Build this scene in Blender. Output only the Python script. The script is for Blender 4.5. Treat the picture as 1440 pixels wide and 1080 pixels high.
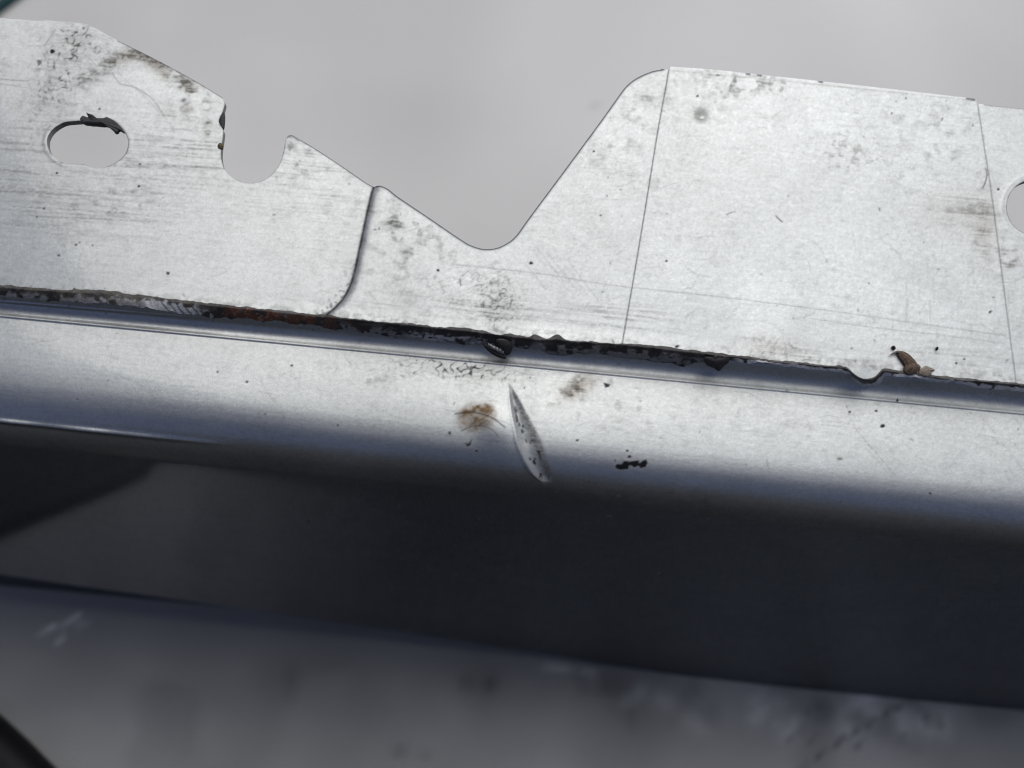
import bpy, math, random
import numpy as np
from mathutils import Matrix, Vector

R = math.radians
for o in list(bpy.data.objects):
    bpy.data.objects.remove(o)
scene = bpy.context.scene
COL = scene.collection

# ------------------------------------------------------------------ camera, sky, sun, exposure
F = 1198.0                                   # focal length in photo pixels (1440 wide)
PITCH, ROLL = R(55.0), math.atan(0.0955)
CZ = 0.386                                   # camera height above the ground
fwd = np.array([0.0, math.cos(PITCH), -math.sin(PITCH)])
up0 = np.array([0.0, math.sin(PITCH), math.cos(PITCH)])
ex = np.array([1.0, 0.0, 0.0])
rgt = math.cos(ROLL) * ex + math.sin(ROLL) * up0
upv = -math.sin(ROLL) * ex + math.cos(ROLL) * up0
CAM = np.array([0.0, 0.0, CZ])

cd = bpy.data.cameras.new('camera')
cam = bpy.data.objects.new('camera', cd)
COL.objects.link(cam)
cam.matrix_world = Matrix(((rgt[0], upv[0], -fwd[0], CAM[0]),
                           (rgt[1], upv[1], -fwd[1], CAM[1]),
                           (rgt[2], upv[2], -fwd[2], CAM[2]), (0, 0, 0, 1)))
cd.sensor_width = 36.0
cd.lens = F / 1440 * 36
cd.clip_start, cd.clip_end = 0.005, 200
cd.dof.use_dof = True
cd.dof.focus_distance = 0.2015
cd.dof.aperture_fstop = 9.0
scene.camera = cam
scene.cycles.filter_width = 1.1

SUN_EL, SUN_AZ = R(64), R(14)                # azimuth measured from +Y (behind the panel) towards +X
w = bpy.data.worlds.new('World')
scene.world = w
w.use_nodes = True
nt = w.node_tree
bg = nt.nodes['Background']
sky = nt.nodes.new('ShaderNodeTexSky')
sky.sky_type = 'NISHITA'
sky.sun_disc = False
sky.sun_elevation = SUN_EL
sky.sun_rotation = SUN_AZ
sky.air_density, sky.dust_density, sky.ozone_density = 0.6, 1.5, 2.0
hs = nt.nodes.new('ShaderNodeHueSaturation')
hs.inputs['Saturation'].default_value = 0.85
hs.inputs['Hue'].default_value = 0.515
nt.links.new(sky.outputs[0], hs.inputs['Color'])
nt.links.new(hs.outputs[0], bg.inputs['Color'])
bg.inputs['Strength'].default_value = 0.05
sl = bpy.data.lights.new('sun', 'SUN')
sl.energy = 1.5
sl.angle = R(76)
sl.color = (1.0, 0.965, 0.91)
so = bpy.data.objects.new('sun', sl)
COL.objects.link(so)
sdir = Vector((math.sin(SUN_AZ) * math.cos(SUN_EL), math.cos(SUN_AZ) * math.cos(SUN_EL), math.sin(SUN_EL)))
so.rotation_euler = sdir.to_track_quat('Z', 'Y').to_euler()
so.location = (0.3, 1, 1.5)
scene.view_settings.view_transform = 'Standard'
scene.view_settings.look = 'None'
scene.view_settings.exposure = 0.9
scene.view_settings.gamma = 1.0

# ------------------------------------------------------------------ pixel <-> world helpers
def rays(px):
    px = np.asarray(px, float).reshape(-1, 2)
    return fwd * F + rgt * (px[:, :1] - 720) + upv * (540 - px[:, 1:2])

def on_plane(px, p0, n):
    d = rays(px)
    t = ((p0 - CAM) @ n) / (d @ n)
    return CAM + d * t[:, None]

def project(P):
    q = np.asarray(P, float) - CAM
    dpt = q @ fwd
    return np.stack([720 + F * (q @ rgt) / dpt, 540 - F * (q @ upv) / dpt], -1)

TILT = R(16)                                  # the flange leans up away from its front edge
P1 = np.array([0.0, 0.1185, CZ - 0.150])      # flange front edge
VDIR = np.array([0.0, math.cos(TILT), math.sin(TILT)])
FN = np.array([0.0, -math.sin(TILT), math.cos(TILT)])

def to_xv(px):
    p = on_plane(px, P1, FN)
    return np.stack([p[:, 0], (p - P1) @ VDIR], -1)

def from_xv(xv, h=0.0):
    xv = np.asarray(xv)
    h = np.broadcast_to(np.asarray(h, float), xv.shape[:1])
    return P1 + xv[:, :1] * ex + xv[:, 1:2] * VDIR + h[:, None] * FN

def lift_xv(px, h):
    """where the sight line of each pixel meets the flange plane raised by h"""
    d = rays(px)
    t = ((P1 - CAM) @ FN + h) / (d @ FN)
    p = CAM + d * t[:, None]
    return np.stack([p[:, 0], (p - P1) @ VDIR], -1)

def smooth_curve(pts, closed=False, step=1.5):
    """Catmull-Rom through the points"""
    p = np.asarray(pts, float)
    n = len(p)
    out = []
    m = n if closed else n - 1
    for i in range(m):
        a, b, c, d = (p[(i - 1) % n] if closed or i > 0 else p[0], p[i], p[(i + 1) % n],
                      p[(i + 2) % n] if closed or i + 2 < n else p[-1])
        k = max(1, int(np.linalg.norm(c - b) / step))
        for t in np.arange(k) / k:
            out.append(0.5 * ((2 * b) + (c - a) * t + (2 * a - 5 * b + 4 * c - d) * t * t + (3 * b - a - 3 * c + d) * t ** 3))
    if not closed:
        out.append(p[-1])
    return np.array(out)

def xaxis(a, b, s):
    """fine steps where the lens looks, coarse beyond"""
    x = np.arange(-0.196, 0.196, s)
    e = np.arange(1, 130) * 0.0022
    x = np.concatenate([x[0] - e[::-1], x, x[-1] + e])
    return x[(x > a - s) & (x < b + s)]

def inside(poly, q):
    x, y = q[:, 0], q[:, 1]
    r = np.zeros(len(q), bool)
    a = poly
    b = np.roll(poly, -1, 0)
    for (x0, y0), (x1, y1) in zip(a, b):
        if y0 == y1:
            continue
        c = (y0 > y) != (y1 > y)
        if not c.any():
            continue
        r ^= c & (x < (x1 - x0) * (y - y0) / (y1 - y0) + x0)
    return r

def nearest(poly, q, closed=True):
    """distance and nearest point on a polyline"""
    a = poly if closed else poly[:-1]
    b = np.roll(poly, -1, 0) if closed else poly[1:]
    best = np.full(len(q), 1e18)
    pt = np.zeros_like(q)
    for s, e in zip(a, b):
        d = e - s
        L = d @ d
        if L == 0:
            continue
        t = np.clip(((q - s) @ d) / L, 0, 1)
        c = s + t[:, None] * d
        dd = ((q - c) ** 2).sum(1)
        m = dd < best
        best[m] = dd[m]
        pt[m] = c[m]
    return np.sqrt(best), pt

# ------------------------------------------------------------------ canvas: dirt, wear and relief laid on the metal
PAD = 480
CW, CH = 1440 + 2 * PAD, 1080
YY, XX = np.mgrid[0:CH, 0:CW].astype(np.float32)
XX -= PAD
kx = np.fft.rfftfreq(CW)[None, :]
ky = np.fft.fftfreq(CH)[:, None]

def gn(seed, sx, sy=None, ang=0.0):
    """smooth random field, standard deviation 1; sx, sy = feature size in pixels along / across 'ang'"""
    sy = sx if sy is None else sy
    r = np.random.default_rng(seed).standard_normal((CH, CW))
    c, s = math.cos(ang), math.sin(ang)
    u, v = kx * c + ky * s, -kx * s + ky * c
    f = np.fft.rfft2(r) * np.exp(-2 * (math.pi ** 2) * ((u * sx) ** 2 + (v * sy) ** 2))
    g = np.fft.irfft2(f, (CH, CW))
    return ((g - g.mean()) / g.std()).astype(np.float32)

def sst(a, b, x):
    t = np.clip((x - a) / (b - a), 0, 1)
    return t * t * (3 - 2 * t)

def blob(cx, cy, rx, ry, ang=0.0, soft=1.0):
    c, s = math.cos(R(ang)), math.sin(R(ang))
    dx, dy = XX - cx, YY - cy
    u, v = (dx * c + dy * s) / rx, (-dx * s + dy * c) / ry
    return np.exp(-(u * u + v * v) ** soft)

def line(mask, pts, width, amp=1.0, mode='max', fade=None):
    pts = np.asarray(pts, float)
    pad = width * 3 + 2
    x0, x1 = int(pts[:, 0].min() - pad) + PAD, int(pts[:, 0].max() + pad) + PAD
    y0, y1 = int(pts[:, 1].min() - pad), int(pts[:, 1].max() + pad)
    x0, x1, y0, y1 = max(x0, 0), min(x1, CW), max(y0, 0), min(y1, CH)
    if x1 <= x0 or y1 <= y0:
        return
    q = np.stack([XX[y0:y1, x0:x1].ravel(), YY[y0:y1, x0:x1].ravel()], -1)
    d, _ = nearest(pts, q, False)
    v = (amp * np.exp(-(d / width) ** 2)).reshape(y1 - y0, x1 - x0).astype(np.float32)
    sub = mask[y0:y1, x0:x1]
    if mode == 'max':
        np.maximum(sub, v, out=sub)
    else:
        sub += v

def polymask(pts, soft=0.8, closed=True):
    pts = np.asarray(pts, float)
    m = np.zeros((CH, CW), np.float32)
    x0, x1 = max(int(pts[:, 0].min()) - 8 + PAD, 0), min(int(pts[:, 0].max()) + 8 + PAD, CW)
    y0, y1 = max(int(pts[:, 1].min()) - 8, 0), min(int(pts[:, 1].max()) + 8, CH)
    q = np.stack([XX[y0:y1, x0:x1].ravel(), YY[y0:y1, x0:x1].ravel()], -1)
    d, _ = nearest(pts, q)
    sd = np.where(inside(pts, q), d, -d)
    m[y0:y1, x0:x1] = sst(-soft, soft, sd).reshape(y1 - y0, x1 - x0)
    return m

rng = np.random.default_rng(7)
scuff2 = np.zeros((CH, CW), np.float32)      # dust lying on the side wall
dirt = np.zeros((CH, CW), np.float32)       # warm grey grime, plus shade painted in the gouge
brown = np.zeros((CH, CW), np.float32)      # brown stain
black = np.zeros((CH, CW), np.float32)      # black specks, scratches filled with dirt, plus shade painted on the step
scuff_lit = np.zeros((CH, CW), np.float32)      # rubbed, whiter, duller paint, plus brightness of the right side painted in
hgt = np.zeros((CH, CW), np.float32)        # relief in metres

n2, n3, n5, n9 = gn(1, 1.3), gn(2, 2.2), gn(3, 4), gn(4, 8)
n20, n45, n110 = gn(5, 18), gn(6, 45), gn(8, 110)
RA = math.atan(0.0955)
brushA = gn(10, 55, 0.9, RA * 0.6)
brushB = gn(11, 28, 0.8, RA)
brushC = gn(12, 120, 1.2, RA)
worm = np.exp(-(gn(13, 3.2) / 0.22) ** 2)
worm2 = np.exp(-(gn(14, 4.5) / 0.16) ** 2)
pits = sst(2.1, 2.8, gn(15, 2.3))
pits2 = sst(2.4, 3.2, gn(16, 1.4))

# general light soiling
dirt += 0.035 * sst(0.2, 1.6, n20 + 0.7 * n45) + 0.05 * sst(0.5, 2.0, n5)
dirt += 0.10 * sst(1.0, 2.6, brushB) * sst(-0.5, 1.2, n45)
pn = sst(0.9, 2.2, gn(17, 6) + 0.5 * n3) * sst(0.0, 1.4, gn(18, 30))
dirt += 0.10 * pn
black += 0.5 * pits2 * sst(0.0, 1.5, n45)

# left plate: horizontal rubbing marks around and under the slot
m = np.clip(blob(20, 235, 190, 75) + blob(230, 215, 120, 45) + 0.7 * blob(90, 290, 160, 40), 0, 1)
dirt += m * (0.28 * sst(0.3, 2.0, brushA) + 0.12 * sst(0, 1.5, brushC) + 0.08)
line(black, [(-60, 108), (40, 114)], 0.8, 0.35); line(black, [(-60, 112), (30, 121)], 0.7, 0.25)
# pitted speckled patch above the slot
m = np.clip(blob(80, 105, 30, 62, 20) + 0.8 * blob(110, 60, 42, 26), 0, 1)
dirt += m * (0.22 + 0.95 * worm * sst(-0.6, 0.6, n5))
black += m * (1.2 * pits + 0.6 * worm2 * sst(0.3, 1.2, n3))
hgt += m * 1.3e-5 * gn(19, 2.5)
line(black, [(62, 65), (78, 42)], 0.8, 0.35)
# swirls beside the pits
for k in range(9):
    line(dirt, [(112 + 4 * k, 86 - 3.5 * k), (120 + 4 * k, 84 - 3 * k), (128 + 4 * k, 90 - 3 * k), (132 + 4 * k, 98 - 3 * k)], 0.9, 0.28)
# brown-grey arc of grime under the sloping edge
arc = np.zeros((CH, CW), np.float32)
line(arc, smooth_curve([(118, 112), (150, 92), (185, 76), (205, 80), (235, 98), (258, 118), (280, 140)]), 11, 0.9)
line(arc, smooth_curve([(284, 120), (291, 140), (294, 165), (290, 190)]), 4.5, 0.9)
arc = np.clip(arc + 0.75 * blob(262, 130, 22, 34, -20) + 0.45 * blob(240, 172, 16, 14) + 0.2 * blob(90, 150, 50, 45), 0, 1)
dirt += arc * sst(-2.0, 1.0, n9 + 0.6 * n3) * 0.75
brown += arc * 0.6 * sst(-1.2, 1.5, n9) * sst(130, 230, XX)
black += 0.6 * blob(258, 141, 4, 2.5, -30)
line(black, smooth_curve([(158, 103), (170, 118), (190, 123), (215, 140), (232, 166)]), 0.8, 0.35)
line(black, smooth_curve([(165, 100), (185, 120), (200, 132), (222, 155)]), 0.7, 0.22)
dirt += 0.35 * blob(380, 225, 60, 30) * sst(0, 1.5, n5) + 0.2 * blob(430, 255, 90, 50) * sst(0, 1.5, brushB)
dirt += 0.5 * blob(408, 204, 7, 9)
# soft grime below the slot and lower left
dirt += 0.22 * blob(150, 285, 60, 30) * sst(-0.3, 1.5, n5)
for x, y, r in ((236, 384, 2.2), (195, 262, 1.8), (80, 243, 1.5), (62, 293, 1.5), (52, 305, 1.3), (83, 359, 1.6), (130, 345, 1.2), (107, 344, 1.5),
                (112, 341, 1.2), (747, 370, 2.2), (616, 380, 1.8), (835, 213, 1.4), (845, 303, 1.2), (937, 367, 1.3), (981, 135, 1.5), (1393, 547, 1.2),
                (1262, 563, 2.0), (1241, 599, 2.6), (1232, 578, 1.6), (1195, 579, 1.5), (1392, 439, 1.5), (1404, 266, 1.6), (1308, 694, 1.8), (1182, 706, 1.8),
                (306, 523, 1.4), (347, 537, 1.6), (475, 598, 1.8), (109, 561, 1.5), (373, 582, 1.2), (410, 514, 1.5), (434, 733, 2.0), (926, 805, 2.3),
                (1002, 886, 1.8), (1127, 778, 1.5), (632, 609, 2.0), (670, 634, 2.4), (882, 634, 1.6), (885, 642, 2.2), (865, 648, 1.5), (812, 619, 1.5),
                (952, 487, 2.2), (953, 494, 2.5), (370, 452, 2.0), (1394, 437, 1.0), (1356, 505, 1.5), (1345, 511, 1.6), (197, 231, 1.2), (140, 153, 1.6)):
    a = np.linspace(0, 2 * math.pi, 9)[:-1]
    rr = r * rng.uniform(0.7, 1.3, 8)
    black = np.maximum(black, 0.95 * polymask(np.stack([x + rr * np.cos(a) * 1.1, y + rr * np.sin(a)], -1), 0.7))
# random grit over everything
for k in range(160):
    x, y = rng.uniform(-460, 1900), rng.uniform(20, 900)
    l, an = rng.uniform(0.5, 4), rng.uniform(0, 3.14)
    line(black, [(x, y), (x + l * math.cos(an), y + l * math.sin(an))], rng.uniform(0.5, 1.0), rng.uniform(0.2, 0.75))
# fine curved scratches over the flange
for k in range(420):
    x, y = rng.uniform(-300, 1740), rng.uniform(40, 620)
    l, an, cv = rng.uniform(6, 45), RA + rng.normal(0, 0.5), rng.normal(0, 0.25)
    p = [(x, y), (x + l / 2 * math.cos(an), y + l / 2 * math.sin(an)), (x + l * math.cos(an + cv), y + l * math.sin(an + cv))]
    line(dirt, p, 0.8, rng.uniform(0.06, 0.26))

# wrinkled, abraded patch above the sealer in the middle
m = np.clip(blob(690, 412, 38, 40) + 0.75 * blob(625, 400, 55, 30), 0, 1)
warp = np.exp(-(gn(21, 5.5, 2.3, R(-28)) / 0.25) ** 2)
dirt += blob(700, 425, 28, 32) * (0.25 + 0.85 * worm) + m * 0.34 * warp
black += blob(705, 432, 28, 26) * 0.35 * worm2 * sst(0, 1, n3)
hgt += m * 2.5e-5 * gn(22, 5, 2.5, R(-28))
line(black, [(647, 392), (648, 402)], 0.9, 0.5); line(black, [(650, 388), (660, 380)], 0.7, 0.35)
line(black, smooth_curve([(640, 372), (760, 385), (860, 401), (1000, 416), (1160, 436), (1300, 456), (1415, 472)]), 0.7, 0.26)
line(black, smooth_curve([(1140, 448), (1240, 462), (1330, 472), (1412, 483)]), 0.7, 0.2)
for k in range(5):
    line(black, [(742 + 14 * k, 345 + 5 * k), (775 + 17 * k, 385 + 10 * k)], 0.7, rng.uniform(0.08, 0.22))
line(black, [(737, 368), (768, 408)], 0.8, 0.2)
dirt += 0.5 * blob(555, 320, 12, 26, -25) * sst(-0.8, 1, n5 + n3)
dirt += 0.3 * blob(585, 350, 60, 60) * sst(0.2, 1.6, n5)
dirt += 0.32 * blob(640, 435, 140, 14, 5) * sst(-0.5, 1.2, brushB) + 0.3 * blob(870, 445, 90, 20, 5) * sst(-0.3, 1.2, brushB)
# grime at the rounded corner of the flange
dirt += 0.35 * blob(920, 130, 20, 14) * sst(-0.5, 1, n5) + 0.2 * blob(880, 190, 40, 60, 30) * sst(0, 1.2, n5)
# overlay sheet: round smudge, speckle, brown streaks along the right joint, swirl scuffs
dirt += 0.3 * blob(986, 161, 10, 10) * (0.65 + 0.35 * sst(-1, 1, n2)); scuff_lit += 1.0 * blob(987, 165, 2.5, 1.4)
dirt -= 0.7 * blob(987, 165, 2.8, 1.6)
dirt += 0.4 * blob(1070, 118, 90, 12, 5) * sst(0, 1.6, n3 + n9) + 0.22 * blob(1020, 130, 30, 25) * sst(0, 1, n3)
dirt += 0.3 * blob(1190, 215, 40, 30) * sst(0.2, 1.4, n3 + 0.5 * n9) + 0.2 * blob(1320, 200, 60, 70) * sst(0, 1.5, n5)
mst = np.clip(blob(1385, 325, 16, 36) + 0.6 * blob(1350, 295, 50, 26), 0, 1)
dirt += mst * 0.42 * sst(-0.7, 1.2, brushB + 0.6 * n5); brown += mst * 0.22
dirt += 0.5 * blob(1418, 370, 14, 30) * sst(-0.8, 1, n5)
def swirl(cx, cy, rmax, seed, amp, a0=0.0):
    r = np.hypot(XX - cx, (YY - cy) * 1.15) + 9 * n45 + 3 * n20
    th = np.arctan2((YY - cy), XX - cx)
    g = gn(seed, 30, 0.9)
    ix = np.clip(((th + math.pi) * 130 + 40).astype(int), 0, CW - 1)
    iy = np.clip((r * 1.0 + 10).astype(int), 0, CH - 1)
    return amp * g[iy, ix] * np.exp(-(r / rmax) ** 4) * sst(8, 30, r) * sst(-0.4, 1.0, gn(seed + 200, 26)) * sst(-0.75, 0.3, np.cos(th - a0))
sw = swirl(1235, 465, 125, 23, 1, -1.4) + swirl(1320, 430, 95, 24, 0.8, -2.2) + swirl(1000, 480, 90, 25, 0.7, -0.8) + swirl(1020, 640, 130, 26, 1, -1.2) + swirl(1350, 690, 140, 27, 0.8, -2.0) + swirl(1120, 380, 80, 28, 0.6, -1.0)
dirt += 0.20 * sst(0.4, 1.8, sw)
scuff_lit += 0.55 * sst(0.2, 1.8, -sw)
dirt += 0.13 * sst(0.5, 2.0, gn(29, 1.0, 16, 0)) * blob(1330, 430, 130, 70)
scuff_lit += 0.75 * sst(480, 1000, XX) * (0.96 + 0.04 * sst(-1.6, 0.8, n20 + 0.4 * n9))  # ramp that paints the right side brighter, along with its rubbed look
scuff_lit += 0.35 * blob(1290, 410, 120, 60) + 0.3 * blob(690, 400, 60, 50)
# cracked flaky patch near the sealer
m = blob(1085, 488, 36, 14, 5)
dirt += m * 0.45 * worm; black += m * 0.5 * worm2 * sst(-0.3, 0.8, n3); brown += m * 0.18
hgt += m * 2.5e-5 * gn(30, 3)
dirt += 0.3 * blob(1150, 500, 60, 10, 5) * sst(-0.5, 1, brushB) + 0.3 * blob(1340, 505, 90, 12, 5) * sst(-0.3, 1, brushB)
dirt += 0.3 * sst(-16, -2, (YY - (470 + 0.0955 * (XX - 720)))) * sst(6, -2, (YY - (470 + 0.0955 * (XX - 720)))) * sst(-0.8, 1, n9 + n3)
# seams of the overlay sheet: grime packed in the joint
line(black, smooth_curve([(941, 94), (936, 125), (925, 185), (908, 290), (893, 380), (875, 482)]), 0.85, 0.55)
line(black, smooth_curve([(1374, 140), (1384, 205), (1393, 262), (1404, 345), (1415, 430), (1429, 538)]), 0.85, 0.4)
line(dirt, smooth_curve([(942, 99), (1070, 111), (1200, 124), (1372, 142)]), 0.8, 0.3)
for x, y in ((1068, 106), (1154, 115), (1362, 139), (1368, 140), (1052, 104)):
    black = np.maximum(black, 0.6 * polymask(np.array([(x - 4, y - 3), (x + 4, y - 2), (x + 3, y + 2), (x - 3, y + 1)]), 0.9))
# small fibres
line(black, smooth_curve([(1091, 303), (1094, 307), (1100, 312)]), 0.7, 0.8)
line(black, smooth_curve([(1022, 302), (1028, 299), (1034, 298)]), 0.6, 0.5)
line(black, smooth_curve([(1385, 236), (1388, 243), (1386, 255), (1382, 265)]), 0.8, 0.6)

# ---- shelf and rolled edge
m = np.clip(blob(665, 522, 55, 13, 6) + 0.6 * blob(590, 512, 60, 12, 5), 0, 1)
black += m * 0.8 * worm * sst(-0.3, 0.7, n3 + 0.5 * n9); dirt += m * (0.2 + 0.5 * worm)
m = blob(812, 545, 26, 12, -35)
dirt += m * 0.7 * sst(-0.4, 1.0, n3 + 0.6 * n5); brown += m * 0.5
black = np.maximum(black, 0.9 * polymask(np.array([(849, 538), (858, 541), (856, 544), (851, 545)]), 0.8))
dirt += 0.22 * blob(560, 535, 130, 14, 6) * sst(0, 1.4, n3 + n9) + 0.16 * blob(860, 560, 130, 40, 8) * sst(0.2, 1.5, n5)
dirt += 0.2 * blob(520, 596, 45, 12) * sst(0.3, 1.3, n3)
for k in range(26):
    x = rng.uniform(820, 1000); y = 555 + rng.uniform(0, 70) + 0.0955 * (x - 900)
    l = rng.uniform(8, 28)
    line(dirt, [(x, y), (x + l, y + l * rng.uniform(0.2, 0.75))], 0.7, rng.uniform(0.08, 0.2))
for k in range(40):
    x = rng.uniform(1190, 1260); y = rng.uniform(560, 660)
    l = rng.uniform(20, 60)
    line(dirt, smooth_curve([(x, y), (x + l * 0.4, y + l * 0.5), (x + l * 0.95, y + l)]), 0.7, rng.uniform(0.05, 0.2))
line(dirt, smooth_curve([(1190, 570), (1205, 605), (1235, 640), (1258, 668)]), 1.0, 0.35)
for k in range(90):
    x = rng.uniform(960, 1440); y = 575 + rng.uniform(0, 65) + 0.0955 * (x - 1200)
    l = rng.uniform(10, 34); an = rng.choice([R(80), R(70), R(20), R(-25)]) + rng.normal(0, 0.15)
    line(dirt, [(x, y), (x + l * math.cos(an), y + l * math.sin(an))], 0.7, rng.uniform(0.04, 0.16))
line(black, [(1078, 646), (1082, 662)], 0.7, 0.4)
dirt += 0.7 * blob(1181, 645, 4, 2.2)
for k in range(150):
    x = rng.uniform(-100, 1540); y = 700 + 0.0955 * (x - 720) + rng.uniform(0, 190)
    l, an = rng.uniform(0.5, 5), rng.normal(RA, 0.6)
    line(scuff2, [(x, y), (x + l * math.cos(an), y + l * math.sin(an))], rng.uniform(0.5, 0.9), rng.uniform(0.15, 0.6))
dirt += 0.25 * sst(0.6, 2.2, gn(33, 3)) * sst(640, 720, YY) * sst(-0.5, 1.5, n45)
# brown sap stain with crazed paint
st = blob(670, 587, 28, 20, -8, 3.0) * sst(-3.6, -0.6, 0.5 * n9 + 0.8 * n3 + 0.6 * n2)
brown += 1.0 * st * (0.62 + 0.38 * worm2); dirt += 0.25 * st * sst(-0.5, 1, n3); brown += 0.8 * blob(672, 574, 18, 5, -4) * sst(-1, 0.6, n3)
brown += 0.5 * blob(655, 580, 6, 4) + 0.5 * blob(683, 577, 8, 6); dirt += 0.15 * blob(670, 600, 30, 14)
line(black, smooth_curve([(640, 582), (665, 580), (690, 588), (710, 602)]), 0.9, 0.7)
line(black, smooth_curve([(648, 606), (668, 599), (690, 604), (702, 616)]), 0.8, 0.6)
line(black, smooth_curve([(662, 582), (668, 592), (660, 600)]), 0.7, 0.4)
line(black, [(626, 576), (648, 581)], 0.6, 0.3); line(black, [(690, 588), (718, 598)], 0.6, 0.25)
black = np.maximum(black, 0.95 * polymask(np.array([(653, 622), (658, 624), (664, 617), (662, 626), (657, 629)]), 0.7))
scuff_lit += 0.8 * blob(658, 619, 2.5, 2) + 0.9 * blob(873, 603, 3, 2.4)
# black chip in the paint
for pp in ([(865, 654), (868, 652), (874, 653), (877, 648), (884, 648), (885, 655), (884, 660), (872, 661), (866, 659)],
           [(884, 649), (890, 648), (899, 647), (898, 655), (892, 658), (886, 654)],
           [(898, 654), (903, 648), (909, 646), (911, 651), (908, 657), (900, 659)], [(882, 642), (887, 641), (887, 643), (883, 644)]):
    black = np.maximum(black, 1.0 * polymask(np.array(pp, float), 0.9))
line(black, [(865, 645), (864, 648)], 0.8, 0.7)
line(black, smooth_curve([(868, 657), (878, 654), (890, 652), (904, 654)]), 3.2, 1.3)
black = np.clip(black, 0, 1)

# gouge: leaf shaped dent through the paint
gl = smooth_curve([(716, 539), (717, 560), (720, 582), (725, 604), (729, 623), (737, 645), (749, 665), (763, 678)])
gr = smooth_curve([(763, 678), (772, 679), (777, 673), (775, 662), (767, 643), (761, 623), (751, 602), (740, 581), (729, 560), (716, 539)])
gp = np.concatenate([gl, gr])
gm = polymask(gp, 1.0)
gmw = polymask(np.concatenate([gl, gr + np.array([4, 0])]), 4.0)
lx = np.interp(YY[:, :1], gl[:, 1], gl[:, 0]); grs = gr[np.argsort(gr[:, 1])]
rx = np.interp(YY[:, :1], grs[:, 1], grs[:, 0])
gu = np.clip((XX - lx) / np.maximum(rx - lx, 3), -0.5, 1.5)
gprof = sst(-0.02, 0.40, gu) * (1 - sst(0.35, 1.12, gu))
gvis = sst(536, 570, YY) * sst(683, 668, YY)
wob = 1 + 0.03 * n5
hgt -= 6.0e-4 * gprof * gvis * wob * (np.abs(XX - 745) < 60)
hgt += 1.6e-4 * np.exp(-((gu + 0.06) / 0.10) ** 2) * gvis * (np.abs(XX - 745) < 60)
hgt += 9.0e-4 * blob(697, 598, 24, 30, -15)
dash = sst(0.25, 0.75, gn(31, 1.0, 2.4, R(-18)))
core = np.exp(-((gu - 0.34) / 0.16) ** 2) + 0.55 * np.exp(-((gu - 0.72) / 0.12) ** 2) * sst(600, 630, YY) + 0.35 * np.exp(-((gu - 0.1) / 0.1) ** 2) * sst(620, 650, YY)
gspk = gm * dash * sst(0.25, 0.7, core + 0.25 * n5) * sst(548, 588, YY)
black = np.maximum(black, 0.95 * gspk)
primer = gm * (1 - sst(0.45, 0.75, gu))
dirt += 0.38 * gm * sst(0.35, 0.8, gu) + 0.18 * gm + 0.15 * gm * sst(0, 1.5, n2)  # darker right band paints the shading of the dent's right face
line(black, gl[::4], 0.7, 0.25); line(dirt, gr[8:-30:4], 1.0, 0.4)

# added ridges (left) that stand in for bright lines reflected in the rolled edge
yl = lambda y0, s: y0 + s * XX
hgt += 6.5e-4 * np.exp(-((YY - yl(591, 0.107)) / 3.2) ** 2) * sst(345, 120, XX) * (1 + 0.12 * n20)
hgt += 1.6e-4 * np.exp(-((YY - yl(423.5, 0.083)) / 1.5) ** 2) * sst(340, 200, XX) * (1 + 0.15 * n20)

# step in the flange: everything right of the S curve stands higher
S = smooth_curve([(536, 235), (529, 255), (524, 268), (518, 292), (511, 325), (504, 358), (498, 385), (492, 403), (484, 418), (474, 430), (462, 441), (450, 452)])
sub = (slice(210, 480), slice(410 + PAD, 600 + PAD))
qs = np.stack([XX[sub].ravel(), YY[sub].ravel()], -1)
ds = nearest(S, qs, False)[0]
sx = np.interp(qs[:, 1], S[:, 1], S[:, 0])
sdist = np.where(XX > 505, 99, -99).astype(np.float32)
sdist[sub] = np.where(qs[:, 0] > sx, ds, -ds).reshape(270, 190)
step = np.where(YY < 210, (XX > 540) * 1.0, np.where(YY >= 480, (XX > 440) * 1.0, 0)).astype(np.float32)
step[sub] = 1 - (1 - np.clip((sdist[sub] + 1) / 17.0, 0, 1)) ** 3.2
step[210:480, :410 + PAD] = 0
step[210:480, 600 + PAD:] = 1
hgt_step = 0.0008 * step
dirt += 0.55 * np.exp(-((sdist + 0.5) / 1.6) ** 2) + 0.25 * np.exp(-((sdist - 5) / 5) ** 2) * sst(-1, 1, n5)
black += 0.75 * np.exp(-((sdist - 0.2) / 1.3) ** 2) + 0.25 * np.exp(-((sdist - 1.5) / 3.5) ** 2) * sst(-1.5, 1.0, n3)  # grime line at the foot; the wider black paints shade on the step face
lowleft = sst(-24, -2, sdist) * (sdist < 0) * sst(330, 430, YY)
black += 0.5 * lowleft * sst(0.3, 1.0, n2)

dirt = dirt * (0.45 + 0.85 * sst(-1.2, 1.3, gn(70, 6, 0.8, RA) + 0.8 * gn(71, 0.9)))
dirt += 0.45 * blob(986, 161, 10.5, 10.5, 0, 2)
dirt -= 0.6 * blob(987, 165, 2.8, 1.6)
dirt = np.clip(dirt, 0, 1); brown = np.clip(brown, 0, 1); black = np.clip(black, 0, 1); scuff_lit = np.clip(scuff_lit, 0, 1) * sst(110, 60, (YY - 540) * 0.9955 - 0.0951 * (XX - 720))
hgt_micro = (brushB * 1.2e-6 + n2 * 1.5e-6).astype(np.float32)

def lerp3(base, colr, m):
    return base * (1 - m[..., None]) + np.asarray(colr, np.float32) * m[..., None]

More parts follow.
